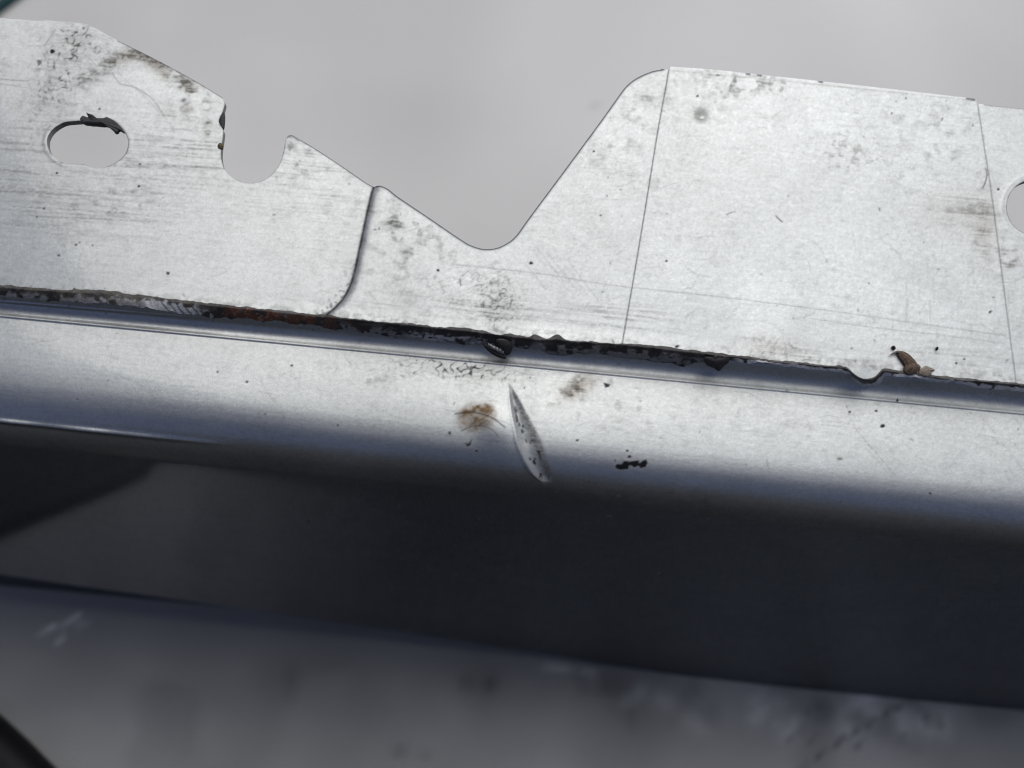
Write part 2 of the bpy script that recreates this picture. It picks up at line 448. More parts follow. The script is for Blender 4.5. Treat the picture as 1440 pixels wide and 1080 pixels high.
T = np.ones((CH, CW, 3), np.float32)
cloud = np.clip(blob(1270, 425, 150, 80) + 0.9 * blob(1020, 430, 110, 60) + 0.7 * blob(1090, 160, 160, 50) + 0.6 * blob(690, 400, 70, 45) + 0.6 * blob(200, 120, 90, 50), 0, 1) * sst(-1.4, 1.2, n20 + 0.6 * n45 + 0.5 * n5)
T *= (1 + 0.20 * scuff_lit + 0.16 * cloud)[..., None]  # lightens worn paint and paints in the brighter right side
T *= (1 + 0.025 * n2 + 0.038 * gn(72, 0.6) + 0.02 * gn(73, 4, 0.7, RA) + 0.02 * n45)[..., None]
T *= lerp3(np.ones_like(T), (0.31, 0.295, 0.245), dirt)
T *= lerp3(np.ones_like(T), (0.40, 0.27, 0.15), brown)
T = lerp3(T, (0.8, 0.8, 0.8), primer * 0.35)
T = lerp3(T, (0.7, 0.7, 0.72), 0.5 * np.clip(scuff2, 0, 1))
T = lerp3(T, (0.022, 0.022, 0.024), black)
scuff_lit = np.maximum(scuff_lit, sst(-72, -92, (YY - 540) * 0.9955 - 0.0951 * (XX - 720)) * (0.45 + 0.4 * sst(300, 900, XX)))
YP = (YY - 540) * 0.9955 - 0.0951 * (XX - 720)
scuff_lit = np.maximum(scuff_lit, 0.48 * sst(130, 70, YP) * np.clip(sst(60, 10, YP) * sst(-40, -10, YP) + sst(250, 650, XX), 0, 1))
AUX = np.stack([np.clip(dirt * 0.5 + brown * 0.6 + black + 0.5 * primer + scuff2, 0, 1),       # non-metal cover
                np.clip(scuff_lit * 0.9 + dirt * 0.5 + black * 0.4, 0, 1),                 # dullness
                np.clip(1 - sst(150, 620, XX) - dirt - black, 0, 1)], -1)               # gloss coat left on the paint

def samp(arr, px):
    out = (px[:, 0] < -PAD) | (px[:, 0] > 1440 + PAD)
    x = np.clip(px[:, 0] + PAD, 0, CW - 1.001)
    y = np.clip(px[:, 1], 0, CH - 1.001)
    i, j = x.astype(int), y.astype(int)
    fx, fy = x - i, y - j
    if arr.ndim == 3:
        fx, fy = fx[:, None], fy[:, None]
    v = (arr[j, i] * (1 - fx) + arr[j, i + 1] * fx) * (1 - fy) + (arr[j + 1, i] * (1 - fx) + arr[j + 1, i + 1] * fx) * fy
    if arr.ndim == 3:
        v[out] = 1.0 if arr is T or arr is gT else (0.0, 0.4, 0.0)
    elif arr is not hgt_step:
        v[out] = 0
    return v
gT = None

# ------------------------------------------------------------------ object helpers
def mesh_obj(name, V, faces, mat, parent=None, tint=None, aux=None, smooth=True):
    """faces: list of (n,k) integer arrays"""
    me = bpy.data.meshes.new(name)
    V = np.asarray(V, np.float32)
    faces = [np.asarray(f, np.int32) for f in (faces if isinstance(faces, list) else [faces])]
    me.vertices.add(len(V))
    me.vertices.foreach_set('co', V.ravel())
    loops = np.concatenate([f.ravel() for f in faces])
    cnt = np.concatenate([np.full(len(f), f.shape[1], np.int32) for f in faces])
    me.loops.add(len(loops))
    me.loops.foreach_set('vertex_index', loops)
    me.polygons.add(len(cnt))
    me.polygons.foreach_set('loop_start', np.concatenate([[0], np.cumsum(cnt)[:-1]]).astype(np.int32))
    if smooth:
        me.polygons.foreach_set('use_smooth', np.ones(len(cnt), bool))
    me.update(calc_edges=True)
    me.validate()
    for nm, a in (('Tint', tint), ('Aux', aux)):
        if a is not None:
            at = me.attributes.new(nm, 'FLOAT_COLOR', 'POINT')
            at.data.foreach_set('color', np.concatenate([a, np.ones((len(a), 1))], 1).astype(np.float32).ravel())
    me.materials.append(mat)
    o = bpy.data.objects.new(name, me)
    COL.objects.link(o)
    if parent:
        o.parent = parent
    return o

def tag(o, label=None, cat=None, group=None, kind=None):
    if label: o['label'] = label
    if cat: o['category'] = cat
    if group: o['group'] = group
    if kind: o['kind'] = kind
    return o

def empty(name, loc=(0, 0, 0)):
    o = bpy.data.objects.new(name, None)
    o.empty_display_size = 0.02
    o.location = loc
    COL.objects.link(o)
    return o

# ------------------------------------------------------------------ materials
def nmat(name):
    m = bpy.data.materials.new(name)
    m.use_nodes = True
    n = m.node_tree.nodes
    return m, n, m.node_tree.links, n['Principled BSDF']

def mix(n, l, typ, fac, a, b):
    k = n.new('ShaderNodeMix')
    k.data_type = 'RGBA'
    k.blend_type = typ
    for s, v in ((k.inputs[0], fac), (k.inputs[6], a), (k.inputs[7], b)):
        if isinstance(v, (int, float)): s.default_value = v
        elif isinstance(v, tuple): s.default_value = (*v, 1)
        else: l.new(v, s)
    return k.outputs[2]

def mrange(n, l, v, a, b, c, d):
    k = n.new('ShaderNodeMapRange')
    l.new(v, k.inputs[0])
    for i, x in enumerate((a, b, c, d)): k.inputs[i + 1].default_value = x
    return k.outputs[0]

def noise(n, l, scale, detail=2, rough=0.5, vec=None):
    k = n.new('ShaderNodeTexNoise')
    k.inputs['Scale'].default_value = scale
    k.inputs['Detail'].default_value = detail
    k.inputs['Roughness'].default_value = rough
    if vec is not None: l.new(vec, k.inputs['Vector'])
    return k.outputs['Fac']

def bump(n, l, h, strength, dist, prev=None):
    k = n.new('ShaderNodeBump')
    k.inputs['Strength'].default_value = strength
    k.inputs['Distance'].default_value = dist
    l.new(h, k.inputs['Height'])
    if prev is not None: l.new(prev, k.inputs['Normal'])
    return k.outputs[0]

def paint_material(name, base, rough0=0.36, metal=0.95):
    m, n, l, p = nmat(name)
    tc = n.new('ShaderNodeTexCoord').outputs['Object']
    at = n.new('ShaderNodeAttribute'); at.attribute_name = 'Tint'
    ax = n.new('ShaderNodeAttribute'); ax.attribute_name = 'Aux'
    sp = n.new('ShaderNodeSeparateColor'); l.new(ax.outputs['Color'], sp.inputs[0])
    grain = noise(n, l, 5200, 2, 0.7, tc)
    g1 = mrange(n, l, grain, 0.25, 0.75, 0.84, 1.16)
    blotch = mrange(n, l, noise(n, l, 60, 4, 0.6, tc), 0.3, 0.7, 0.96, 1.04)
    c = mix(n, l, 'MULTIPLY', 1.0, base, at.outputs['Color'])
    comb = n.new('ShaderNodeCombineColor')
    mm = n.new('ShaderNodeMath'); mm.operation = 'MULTIPLY'; l.new(g1, mm.inputs[0]); l.new(blotch, mm.inputs[1])
    for i in range(3): l.new(mm.outputs[0], comb.inputs[i])
    c = mix(n, l, 'MULTIPLY', 1.0, c, comb.outputs[0])
    l.new(c, p.inputs['Base Color'])
    l.new(mrange(n, l, sp.outputs[0], 0, 1, metal, 0.0), p.inputs['Metallic'])
    l.new(mrange(n, l, sp.outputs[1], 0, 1, rough0, 0.62), p.inputs['Roughness'])
    l.new(mrange(n, l, sp.outputs[2], 0, 1, 0.0, 0.9), p.inputs['Coat Weight'])
    p.inputs['Specular Tint'].default_value = (0.10, 0.12, 0.20, 1)     # metal flake turns navy towards grazing
    p.inputs['Coat Roughness'].default_value = 0.07
    vo = n.new('ShaderNodeTexVoronoi'); vo.inputs['Scale'].default_value = 4200; l.new(tc, vo.inputs['Vector'])
    b = bump(n, l, vo.outputs['Distance'], 0.10, 0.00012)
    st = n.new('ShaderNodeMapping'); st.inputs['Scale'].default_value = (300, 6500, 6500); l.new(tc, st.inputs['Vector'])
    b = bump(n, l, noise(n, l, 1.0, 3, 0.6, st.outputs[0]), 0.10, 0.00008, b)
    l.new(b, p.inputs['Normal'])
    return m

M_PAINT = paint_material('silver_paint', (0.40, 0.42, 0.42))
def vc_material(name, rough=0.7, bscale=2500, bst=0.5, bdist=0.0003, spec=0.5):
    m, n, l, p = nmat(name)
    tc = n.new('ShaderNodeTexCoord').outputs['Object']
    at = n.new('ShaderNodeAttribute'); at.attribute_name = 'Tint'
    g = mrange(n, l, noise(n, l, bscale, 4, 0.65, tc), 0.3, 0.7, 0.6, 1.4)
    comb = n.new('ShaderNodeCombineColor')
    for i in range(3): l.new(g, comb.inputs[i])
    l.new(mix(n, l, 'MULTIPLY', 1.0, at.outputs['Color'], comb.outputs[0]), p.inputs['Base Color'])
    p.inputs['Roughness'].default_value = rough
    p.inputs['Specular IOR Level'].default_value = spec
    l.new(bump(n, l, noise(n, l, bscale, 4, 0.6, tc), bst, bdist), p.inputs['Normal'])
    return m
M_SEAL = vc_material('seam_sealer', 0.55)
M_LEAF = vc_material('dry_leaf', 0.8, 3000)

def plain_material(name, colr, rough=0.6, scale=400, var=0.25, bst=0.3, bdist=0.0005, metal=0.0, spec=0.5):
    m, n, l, p = nmat(name)
    tc = n.new('ShaderNodeTexCoord').outputs['Object']
    g = mrange(n, l, noise(n, l, scale, 4, 0.6, tc), 0.3, 0.7, 1 - var, 1 + var)
    comb = n.new('ShaderNodeCombineColor')
    for i in range(3): l.new(g, comb.inputs[i])
    l.new(mix(n, l, 'MULTIPLY', 1.0, colr, comb.outputs[0]), p.inputs['Base Color'])
    p.inputs['Roughness'].default_value = rough
    p.inputs['Metallic'].default_value = metal
    p.inputs['Specular IOR Level'].default_value = spec
    l.new(bump(n, l, noise(n, l, scale * 2, 4, 0.6, tc), bst, bdist), p.inputs['Normal'])
    return m
M_BLACK = plain_material('black_residue', (0.012, 0.012, 0.013), 0.5, 2500, 0.4, 0.6, 0.0004)
M_BACK = plain_material('grey_primer', (0.10, 0.10, 0.105), 0.6, 300, 0.1)
M_GRIT = plain_material('black_grit', (0.015, 0.014, 0.014), 0.7, 4000, 0.4)

# ------------------------------------------------------------------ ground
gm_, gn_, gl_, gp_ = nmat('grey_floor')
tc = gn_.new('ShaderNodeTexCoord').outputs['Object']
at = gn_.new('ShaderNodeAttribute'); at.attribute_name = 'Tint'
gv = mrange(gn_, gl_, noise(gn_, gl_, 9, 5, 0.6, tc), 0.3, 0.7, 0.985, 1.015)
gf = mrange(gn_, gl_, noise(gn_, gl_, 900, 3, 0.6, tc), 0.3, 0.7, 0.94, 1.06)
mm = gn_.new('ShaderNodeMath'); mm.operation = 'MULTIPLY'; gl_.new(gv, mm.inputs[0]); gl_.new(gf, mm.inputs[1])
comb = gn_.new('ShaderNodeCombineColor')
for i in range(3): gl_.new(mm.outputs[0], comb.inputs[i])
gc = mix(gn_, gl_, 'MULTIPLY', 1.0, (0.422, 0.426, 0.418), at.outputs['Color'])
gl_.new(mix(gn_, gl_, 'MULTIPLY', 1.0, gc, comb.outputs[0]), gp_.inputs['Base Color'])
gp_.inputs['Roughness'].default_value = 0.6
gl_.new(bump(gn_, gl_, noise(gn_, gl_, 500, 4, 0.6, tc), 0.25, 0.0006), gp_.inputs['Normal'])

inner = np.arange(-0.42, 0.4201, 0.003)
outer = 0.42 * 1.35 ** np.arange(1, 13)
gx = np.concatenate([-outer[::-1], inner, outer])
gy = np.concatenate([0.15 - outer[::-1], 0.15 + inner, 0.15 + outer])
GX, GY = np.meshgrid(gx, gy)
GV = np.stack([GX.ravel(), GY.ravel(), np.zeros(GX.size)], -1)
gpx = project(GV)
front = (GV - CAM) @ fwd > 0.05
gpx[~front] = -5000
# floor stains where they lie, plus shade painted at the notch
gT = np.ones((CH, CW, 3), np.float32)
gd = np.zeros((CH, CW), np.float32)
gwh = np.zeros((CH, CW), np.float32)
n30 = gn(40, 30); n12 = gn(41, 12); n6 = gn(42, 6)
gd += 0.5 * blob(840, 962, 60, 18, 10) * sst(-0.5, 1, n12) + 0.45 * blob(975, 990, 50, 40) * sst(-0.8, 1, n12)
gd += 0.45 * blob(1210, 1005, 110, 36, 12) * sst(-0.7, 1, n12) + 0.3 * blob(680, 960, 30, 20) + 0.5 * blob(690, 962, 9, 12) + 0.35 * blob(655, 960, 10, 12)
gd += 0.5 * blob(562, 1056, 12, 10) + 0.35 * blob(598, 1062, 10, 9) + 0.35 * blob(888, 1005, 9, 20) + 0.3 * blob(410, 960, 12, 30)
gd += 0.3 * blob(1104, 1020, 5, 8) + 0.3 * sst(0.3, 1.8, n30) * sst(900, 960, YY)
line(gd, [(1120, 1085), (1200, 1030), (1280, 985)], 3.5, 0.85)
line(gd, [(1190, 1010), (1290, 1055)], 6, 0.3)
for k in range(14):
    x, y = rng.uniform(1130, 1320), rng.uniform(985, 1040)
    line(gd, [(x, y), (x + rng.uniform(-25, 25), y + rng.uniform(8, 26))], 4, rng.uniform(0.35, 0.8))
for k in range(16):
    x, y = rng.uniform(900, 1330), rng.uniform(975, 1025)
    line(gwh, [(x, y), (x + rng.uniform(-18, 18), y + rng.uniform(4, 14))], 13, rng.uniform(0.2, 0.45))
line(gwh, [(62, 888), (78, 880)], 4, 1.0); line(gwh, [(86, 880), (94, 876)], 4, 0.9); line(gwh, [(101, 872), (110, 865)], 4, 1.0)
line(gwh, [(82, 901), (88, 897)], 4, 0.9); line(gwh, [(112, 880), (120, 874)], 5, 0.5)
line(gwh, [(770, 936), (800, 940)], 5, 0.7); line(gwh, [(820, 944), (835, 948)], 6, 0.6); line(gwh, [(885, 985), (900, 975)], 12, 0.6)
gd += 0.22 * blob(837, 148, 10, 5, -30) + 0.16 * blob(1100, 60, 10, 40, 40) + 0.12 * blob(600, 150, 160, 60)
gT *= lerp3(np.ones_like(gT), (0.30, 0.31, 0.33), np.clip(gd, 0, 1))
gT *= (1 + 1.3 * np.clip(gwh, 0, 1))[..., None]
gT *= (1 + 0.07 * n110 + 0.03 * n45 - 0.09 * blob(600, 260, 220, 130) + sst(860, 960, YY) * (0.04 * n45 + 0.03 * n20))[..., None]  # the blob paints ambient shade on the floor at the notch
inb = (gpx[:, 0] > -PAD) & (gpx[:, 0] < 1440 + PAD) & (gpx[:, 1] > -300) & (gpx[:, 1] < 1380)
gtint = np.where(inb[:, None], samp(gT, gpx), 1.0)
nx, ny = len(gx), len(gy)
def gridfaces(nr, nc, flip=False):
    i = np.arange(nr * nc).reshape(nr, nc)
    f = np.stack([i[:-1, :-1], i[:-1, 1:], i[1:, 1:], i[1:, :-1]], -1).reshape(-1, 4)
    return f[:, ::-1] if flip else f
ground = mesh_obj('ground', GV, gridfaces(ny, nx), gm_, tint=gtint)
tag(ground, 'pale grey scuffed floor lying in shade in front of the panel', kind='structure')

# ------------------------------------------------------------------ body panel
panel = empty('car_body_panel', (0, 0.1, 0))
tag(panel, 'worn silver painted car body panel edge with notched flange and dark sealer seam', 'car panel')
panel_children = []
def part(o):
    """parent keeping world coordinates"""
    o.parent = panel
    o.matrix_parent_inverse = Matrix.Translation((0, -0.1, 0))
    return o

L1 = smooth_curve([(-2200, 194), (-560, 350), (0, 404), (150, 413), (240, 424), (350, 435), (480, 448), (570, 457), (685, 469), (740, 475), (800, 479), (900, 487),
                   (1000, 498), (1100, 510), (1180, 517), (1193, 520), (1201, 527), (1212, 533), (1226, 534), (1236, 528), (1246, 522), (1290, 527), (1340, 534), (1440, 542), (2000, 596), (3600, 749)])
TOP = smooth_curve([(3600, 365), (2000, 212), (1440, 153), (1378, 146), (1200, 127), (1070, 111), (941, 98), (930, 98), (915, 101), (895, 110), (880, 122), (865, 142), (845, 170), (800, 231), (745, 305),
                    (726, 331), (713, 342), (697, 349), (680, 350), (665, 346), (650, 338), (600, 304), (560, 277), (546, 266), (534, 261), (526, 263)])
TOP2 = smooth_curve([(526, 263), (515, 257), (480, 233), (445, 210), (418, 194), (411, 190), (405, 191), (401, 198), (399, 211), (393, 230), (383, 244), (370, 253), (355, 257), (339, 255),
                     (325, 247), (315, 236), (311, 222), (311, 210), (313, 195), (314, 183), (309, 176), (308, 168), (312, 160), (315, 150), (316, 144), (313, 137)])
TOP3 = smooth_curve([(313, 137), (300, 129), (270, 111), (220, 84), (160, 54), (142, 44), (126, 36), (110, 32), (60, 28), (0, 25), (-560, -22), (-2200, -185)])
outline = np.concatenate([L1, TOP, TOP2, TOP3])
SLOT = smooth_curve([(66, 200), (68, 190), (76, 180), (90, 172), (106, 170), (122, 169), (140, 167), (155, 168), (165, 174), (174, 184), (180, 197), (179, 209), (174, 219), (163, 228), (150, 234), (140, 236),
                     (129, 235), (120, 231), (105, 230), (90, 229), (78, 222), (69, 212)], True)
ang = np.linspace(0, 2 * math.pi, 90)[:-1]
RHOLE = np.stack([1455 + 39 * np.cos(ang), 291 + 39 * np.sin(ang)], -1)
LHOLE = np.stack([-230 + 34 * np.cos(ang), 190 + 34 * np.sin(ang)], -1)

def sheet(name, outlines_px, lift, thick, mat, spacing=0.00024, bevel=0.00003, extra_h=None, rim_dark=0.75):
    def hbase(px):
        return lift + samp(hgt_step, px) + (extra_h(px) if extra_h is not None else 0)
    loops = [lift_xv(o, hbase(np.asarray(o, float))) for o in outlines_px]
    allp = np.concatenate(loops)
    x0, x1, v0, v1 = allp[:, 0].min(), allp[:, 0].max(), allp[:, 1].min(), allp[:, 1].max()
    xs = xaxis(x0, x1 + spacing, spacing)
    vs = np.arange(v0 - spacing, v1 + 2 * spacing, spacing)
    GX, GVv = np.meshgrid(xs, vs)
    q = np.stack([GX.ravel(), GVv.ravel()], -1)
    nr, nc = len(vs), len(xs)
    cx = 0.25 * (GX[:-1, :-1] + GX[1:, :-1] + GX[:-1, 1:] + GX[1:, 1:]).ravel()
    cv = 0.25 * (GVv[:-1, :-1] + GVv[1:, :-1] + GVv[:-1, 1:] + GVv[1:, 1:]).ravel()
    cc = np.stack([cx, cv], -1)
    keep = np.zeros(len(cc), bool)
    for lp in loops:
        keep ^= inside(lp, cc)
    f = gridfaces(nr, nc)[keep]
    # boundary edges
    e = np.concatenate([f[:, [0, 1]], f[:, [1, 2]], f[:, [2, 3]], f[:, [3, 0]]])
    key = np.sort(e, 1)
    key = key[:, 0].astype(np.int64) * (nr * nc) + key[:, 1]
    u, idx, cnt = np.unique(key, return_index=True, return_counts=True)
    be = e[idx[cnt == 1]]
    bv = np.unique(be)
    best = np.full(len(bv), 1e9); tgt = q[bv].copy()
    for lp in loops:
        d, pnt = nearest(lp, q[bv])
        mk = d < best
        best[mk] = d[mk]; tgt[mk] = pnt[mk]
    okm = best < spacing * 2.5
    q[bv[okm]] = tgt[okm]
    used = np.unique(f)
    remap = np.full(nr * nc, -1, np.int64); remap[used] = np.arange(len(used))
    q = q[used]; f = remap[f]; be = remap[be]; bvr = remap[bv]
    px = project(from_xv(q, lift))
    for _ in range(2):
        px = project(from_xv(q, hbase(px)))
    h = lift + samp(hgt, px) + samp(hgt_micro, px) + samp(hgt_step, px)
    if extra_h is not None:
        h = h + extra_h(px)
    h[bvr] -= bevel
    V = from_xv(q, h)
    tint = samp(T, px); aux = samp(AUX, px)
    # rim
    n0 = len(V)
    m2 = np.full(n0, -1, np.int64); m2[bvr] = np.arange(len(bvr))
    rt = from_xv(q[bvr], h[bvr]); rb = from_xv(q[bvr], h[bvr] - thick)
    V = np.concatenate([V, rt, rb])
    a, b = m2[be[:, 0]] + n0, m2[be[:, 1]] + n0
    nb = len(bvr)
    rim = np.stack([b, a, a + nb, b + nb], -1)
    tr = tint[bvr] * rim_dark
    tint = np.concatenate([tint, tr, tr]); aux = np.concatenate([aux, aux[bvr], aux[bvr]])
    return mesh_obj(name, V, [f, rim], mat, tint=np.clip(tint, 0, 2), aux=aux)

def flange_extra(px):
    # raised collar round the right hole, soft dish round the slot, the bent tongue at the seam
    d, _ = nearest(RHOLE[::3], px)
    e = 0.00007 * np.exp(-((d - 7) / 2.5) ** 2) * (px[:, 0] > 1380)
    d2, _ = nearest(SLOT[::6], px)
    e += 0.00003 * np.exp(-((d2 - 3) / 3.0) ** 2) * (px[:, 0] < 260)
    bend = np.exp(-((px[:, 0] - 1220) / 22) ** 2) * sst(505, 545, px[:, 1])
    e -= 0.0004 * bend
    # sheet is not dead flat
    e += 0.00035 * np.sin(px[:, 0] / 190.0 + 1.1) * np.sin(px[:, 1] / 150.0) + 0.00012 * samp(n110, px)
    return e

# dark cut edges of the flange
edge = np.zeros((CH, CW), np.float32)
line(edge, TOP[TOP[:, 0] < 940][::3], 1.9, 1.0)
line(edge, TOP2[:80:2], 1.4, 0.9); line(edge, TOP3[:110:3], 1.3, 0.85); line(edge, [(404, 192), (411, 190), (420, 196)], 2.2, 0.7)
line(edge, SLOT[::2], 0.9, 0.35); line(edge, RHOLE[::2], 1.0, 0.6); line(edge, TOP[(TOP[:, 0] > 1378)][::4], 1.0, 0.6)
line(edge, TOP2[60:][::2], 0.9, 0.5)
T = lerp3(T, (0.05, 0.05, 0.052), np.clip(edge, 0, 1))
AUX[..., 0] = np.clip(AUX[..., 0] + edge, 0, 1)

flange = part(sheet('flange', [outline, SLOT, RHOLE, LHOLE], 0.0, 0.0015, M_PAINT, extra_h=flange_extra))
OV = np.array([(941.5, 93.5)] + [tuple(p) for p in smooth_curve([(941.5, 93.5), (1000, 97.5), (1070, 105), (1200, 119), (1374, 139)])[1:]] +
              [tuple(p) for p in smooth_curve([(1374, 139), (1384, 205), (1393, 262), (1404, 345), (1415, 430), (1429, 537)])[1:]] +
              [tuple(p) for p in L1[(L1[:, 0] > 876) & (L1[:, 0] < 1429)][::-1]] +
              [tuple(p) for p in smooth_curve([(876, 481), (893, 380), (908, 290), (925, 185), (936, 125)])[1:]], float)
overlay = part(sheet('overlay_sheet', [OV], 0.00022, 0.00022, M_PAINT, bevel=0.00003,
                     extra_h=lambda px: flange_extra(px) * (1 - 0)))
tag(overlay, 'thin silver sheet laid over the right half of the flange')

# ---- gutter and outer skin, swept along the panel
CREASE = (0.1146, -0.1560)
def prof_gutter():
    pts = [(0.1188, -0.1512), (0.11805, -0.1519)]
    # concave quarter turning from the wall under the flange to level
    y0, z0 = 0.11795, -0.1521
    y1, z1 = CREASE
    for t in np.linspace(0, 1, 44):
        a = t * math.pi / 2
        pts.append((y0 + (y1 + 0.0004 - y0) * (1 - math.cos(a)) ** 1.15, z0 + (z1 - z0) * math.sin(a)))
    pts += [(y1 + 0.0002, z1), (y1, z1 - 0.00003)]
    return np.array(pts)
YS, WALL_A = 0.0998, 98.0
def prof_skin():
    y1, z1 = CREASE
    pts = [(y1 - a, z1 - b) for a, b in ((0, 0.00003), (0.0001, 0.00007), (0.0002, 0.00016), (0.0003, 0.00025), (0.0004, 0.00030), (0.0005, 0.00032))]
    y, z = pts[-1]
    for k in range(90):                        # the shelf bows gently downwards
        t = (k + 0.5) / 90
        dy = (y1 - 0.0005 - YS) / 90
        y -= dy
        z -= dy * math.tan(R(11 + 9 * t * t))
        pts.append((y, z))
    zt = pts[-1][1]
    # roll over: slow at first, then a tight bend, then easing into the undercut side wall
    y, z = YS, zt
    for a0, a1, L, k in ((20, 30, 0.0036, 26), (30, 64, 0.0064, 40), (64, WALL_A, 0.0080, 36)):
        for t in (np.arange(k) + 0.5) / k:
            a = R(a0 + (a1 - a0) * t)
            y -= math.cos(a) * L / k
            z -= math.sin(a) * L / k
            pts.append((y, z))
    return np.array(pts)

XS = xaxis(-0.451, 0.451, 0.00026)
def sweep(name, prof, yo=0.0, smooth_tag=None, wall=None):
    Y, Z = prof[:, 0], prof[:, 1] + CZ
    nxs = len(XS)
    V = np.stack([np.repeat(XS[None, :], len(Y), 0), np.repeat(Y[:, None], nxs, 1), np.repeat(Z[:, None], nxs, 1)], -1)
    if wall:                                   # the shelf widens to the right
        wd = sst(CREASE[0] - 0.002, YS, Y)[:, None] * np.where(np.arange(len(Y)) < 96, 1, 1)[:, None]
        dw = 0.0026 * sst(-0.06, 0.19, XS)[None, :] * wd
        V[..., 1] -= dw
        V[..., 2] -= dw * math.tan(R(15))
    if wall:                                   # straight wall below, down to a sloping bottom edge with a turned-in hem
        ye, ze = V[-1, :, 1], V[-1, :, 2]
        zb = wall(XS)
        rows = []
        for t in np.linspace(0, 1, 130)[1:]:
            z = ze + (zb - ze) * t
            yy = ye + (ze - z) * math.tan(R(WALL_A - 90))
            rows.append(np.stack([XS, yy, z], -1))
        for dy, dz in ((0.0002, -0.0006), (0.0008, -0.001), (0.0016, -0.001), (0.006, -0.0004), (0.012, 0.0)):
            rows.append(np.stack([XS, rows[128][:, 1] + dy, zb + dz], -1))
        V = np.concatenate([V, np.array(rows)], 0)
    dX = np.gradient(V, axis=1); dP = np.gradient(V, axis=0)
    N = np.cross(dX, -dP)
    N /= np.linalg.norm(N, axis=-1, keepdims=True) + 1e-12
    nr = V.shape[0]
    V = V.reshape(-1, 3); N = N.reshape(-1, 3)
    if (N[:, 2].mean()) < 0: N = -N
    px = project(V)
    h = samp(hgt, px) + samp(hgt_micro, px)
    V = V + N * h[:, None]
    return mesh_obj(name, V, gridfaces(nr, nxs, True), M_PAINT, tint=samp(T, px), aux=samp(AUX, px))

gutter = part(sweep('gutter', prof_gutter()))
tag(gutter, 'narrow rounded gutter running below the dark sealer seam')
YW, ZW = prof_skin()[-1]
ZW += CZ
def wall_bottom(xs):
    # lower edge runs down to the right
    tw = math.tan(R(WALL_A - 90))
    def at(Yp):                                # where the sight line of that row meets the leaning wall
        k = math.tan(PITCH + math.atan(Yp / F))
        d0 = CZ - ZW
        return ZW - (k * YW - d0) / (1 - k * tw)
    za, zb = at(341), at(389)
    return za + (zb - za) * (xs + 0.155) / 0.31
skin = part(sweep('outer_skin', prof_skin(), wall=wall_bottom))
tag(skin, 'silver shelf that rolls over into the dark side wall, dented and scratched in the middle')

# unseen sheet added behind the side wall to stop light leaking under it
xs_i = np.linspace(-0.45, 0.45, 60)
iv = []
for yy, zz in ((0.1325, CZ - 0.1485), (0.1325, CZ - 0.1560), (0.1345, CZ - 0.20), (0.1390, 0.012), (0.1380, 0.002), (0.1300, 0.002)):
    iv.append(np.stack([xs_i, np.full(60, yy), np.full(60, zz)], -1))
iv = np.array(iv).reshape(-1, 3)
inner = part(mesh_obj('leak_blocker', iv, gridfaces(6, 60), M_BACK))

# ---- seam sealer: lumpy broken bead
U = smooth_curve([(-900, 316), (0, 401), (100, 406), (150, 410), (240, 421), (300, 427), (350, 433), (420, 440), (480, 446), (520, 451), (570, 455), (620, 460), (660, 463), (685, 467), (700, 472), (720, 471),
                  (742, 474), (753, 471), (768, 478), (783, 472), (800, 478), (850, 482), (900, 485), (950, 490), (1000, 496), (1050, 502), (1100, 508), (1150, 512), (1180, 515), (1193, 518),
                  (1203, 527), (1215, 532), (1229, 531), (1238, 524), (1247, 519), (1290, 524), (1340, 531), (1440, 540), (2340, 626)])
LO = smooth_curve([(-900, 330), (0, 416), (60, 420), (120, 425), (200, 432), (260, 441), (300, 446), (350, 449), (420, 455), (480, 464), (520, 468), (560, 474), (620, 481), (680, 487), (692, 493), (706, 500), (718, 496),
                   (726, 489), (760, 494), (780, 498), (796, 500), (815, 496), (860, 500), (900, 506), (930, 511), (955, 512), (985, 509), (1010, 518), (1022, 512), (1032, 507), (1080, 512), (1130, 518), (1188, 526),
                   (1198, 536), (1212, 543), (1226, 545), (1240, 538), (1250, 529), (1300, 534), (1340, 539), (1440, 551), (2340, 638)])
xs = np.arange(-895, 2335, 1.3)
uy = np.interp(xs, U[:, 0], U[:, 1]); ly = np.interp(xs, LO[:, 0], LO[:, 1])
r1 = np.random.default_rng(3)
def n1(sig, seed):
    k = np.random.default_rng(seed).standard_normal(len(xs) + 400)
    g = np.exp(-0.5 * (np.arange(-200, 201) / (sig / 1.3)) ** 2)
    y = np.convolve(k, g, 'same')[200:-200]
    return y / y.std()
uy = uy - 0.6 + 0.6 * n1(6, 1) + 0.35 * n1(2.2, 2)
ly = ly + 0.9 * n1(6, 3) + 0.6 * n1(2.2, 4)
pxu = np.stack([xs, uy], -1)
hu = 0.00016 + flange_extra(pxu) + samp(hgt_step, pxu) + 0.00022 * sst(872, 880, xs) * sst(1432, 1426, xs)
pu = from_xv(lift_xv(pxu, hu), hu)
pl = on_plane(np.stack([xs, ly], -1), np.array([0, 0.1174, 0]), np.array([0, 1.0, 0]))
led = np.interp(xs, [0, 290, 320, 1000, 1060, 1185, 1200, 1245, 1260], [1, 1, 0, 0, 1, 1, 0.2, 0.2, 1])[:, None]
pl = pl * (1 - led) + led * on_plane(np.stack([xs, ly], -1), np.array([0, 0.1169, 0]), np.array([0, 1.0, 0]))
NT = 22
tt = np.linspace(0, 1, NT)
rows, tn = [], []
nz = [gn(50, 3.5), gn(51, 7), gn(52, 1.6)]
stk = gn(80, 6, 1.1, RA) + 0.5 * gn(81, 1.2)
rowsT = []
l1y = np.interp(xs, L1[:, 0], L1[:, 1])
pe = from_xv(lift_xv(np.stack([xs, l1y], -1), hu), hu)
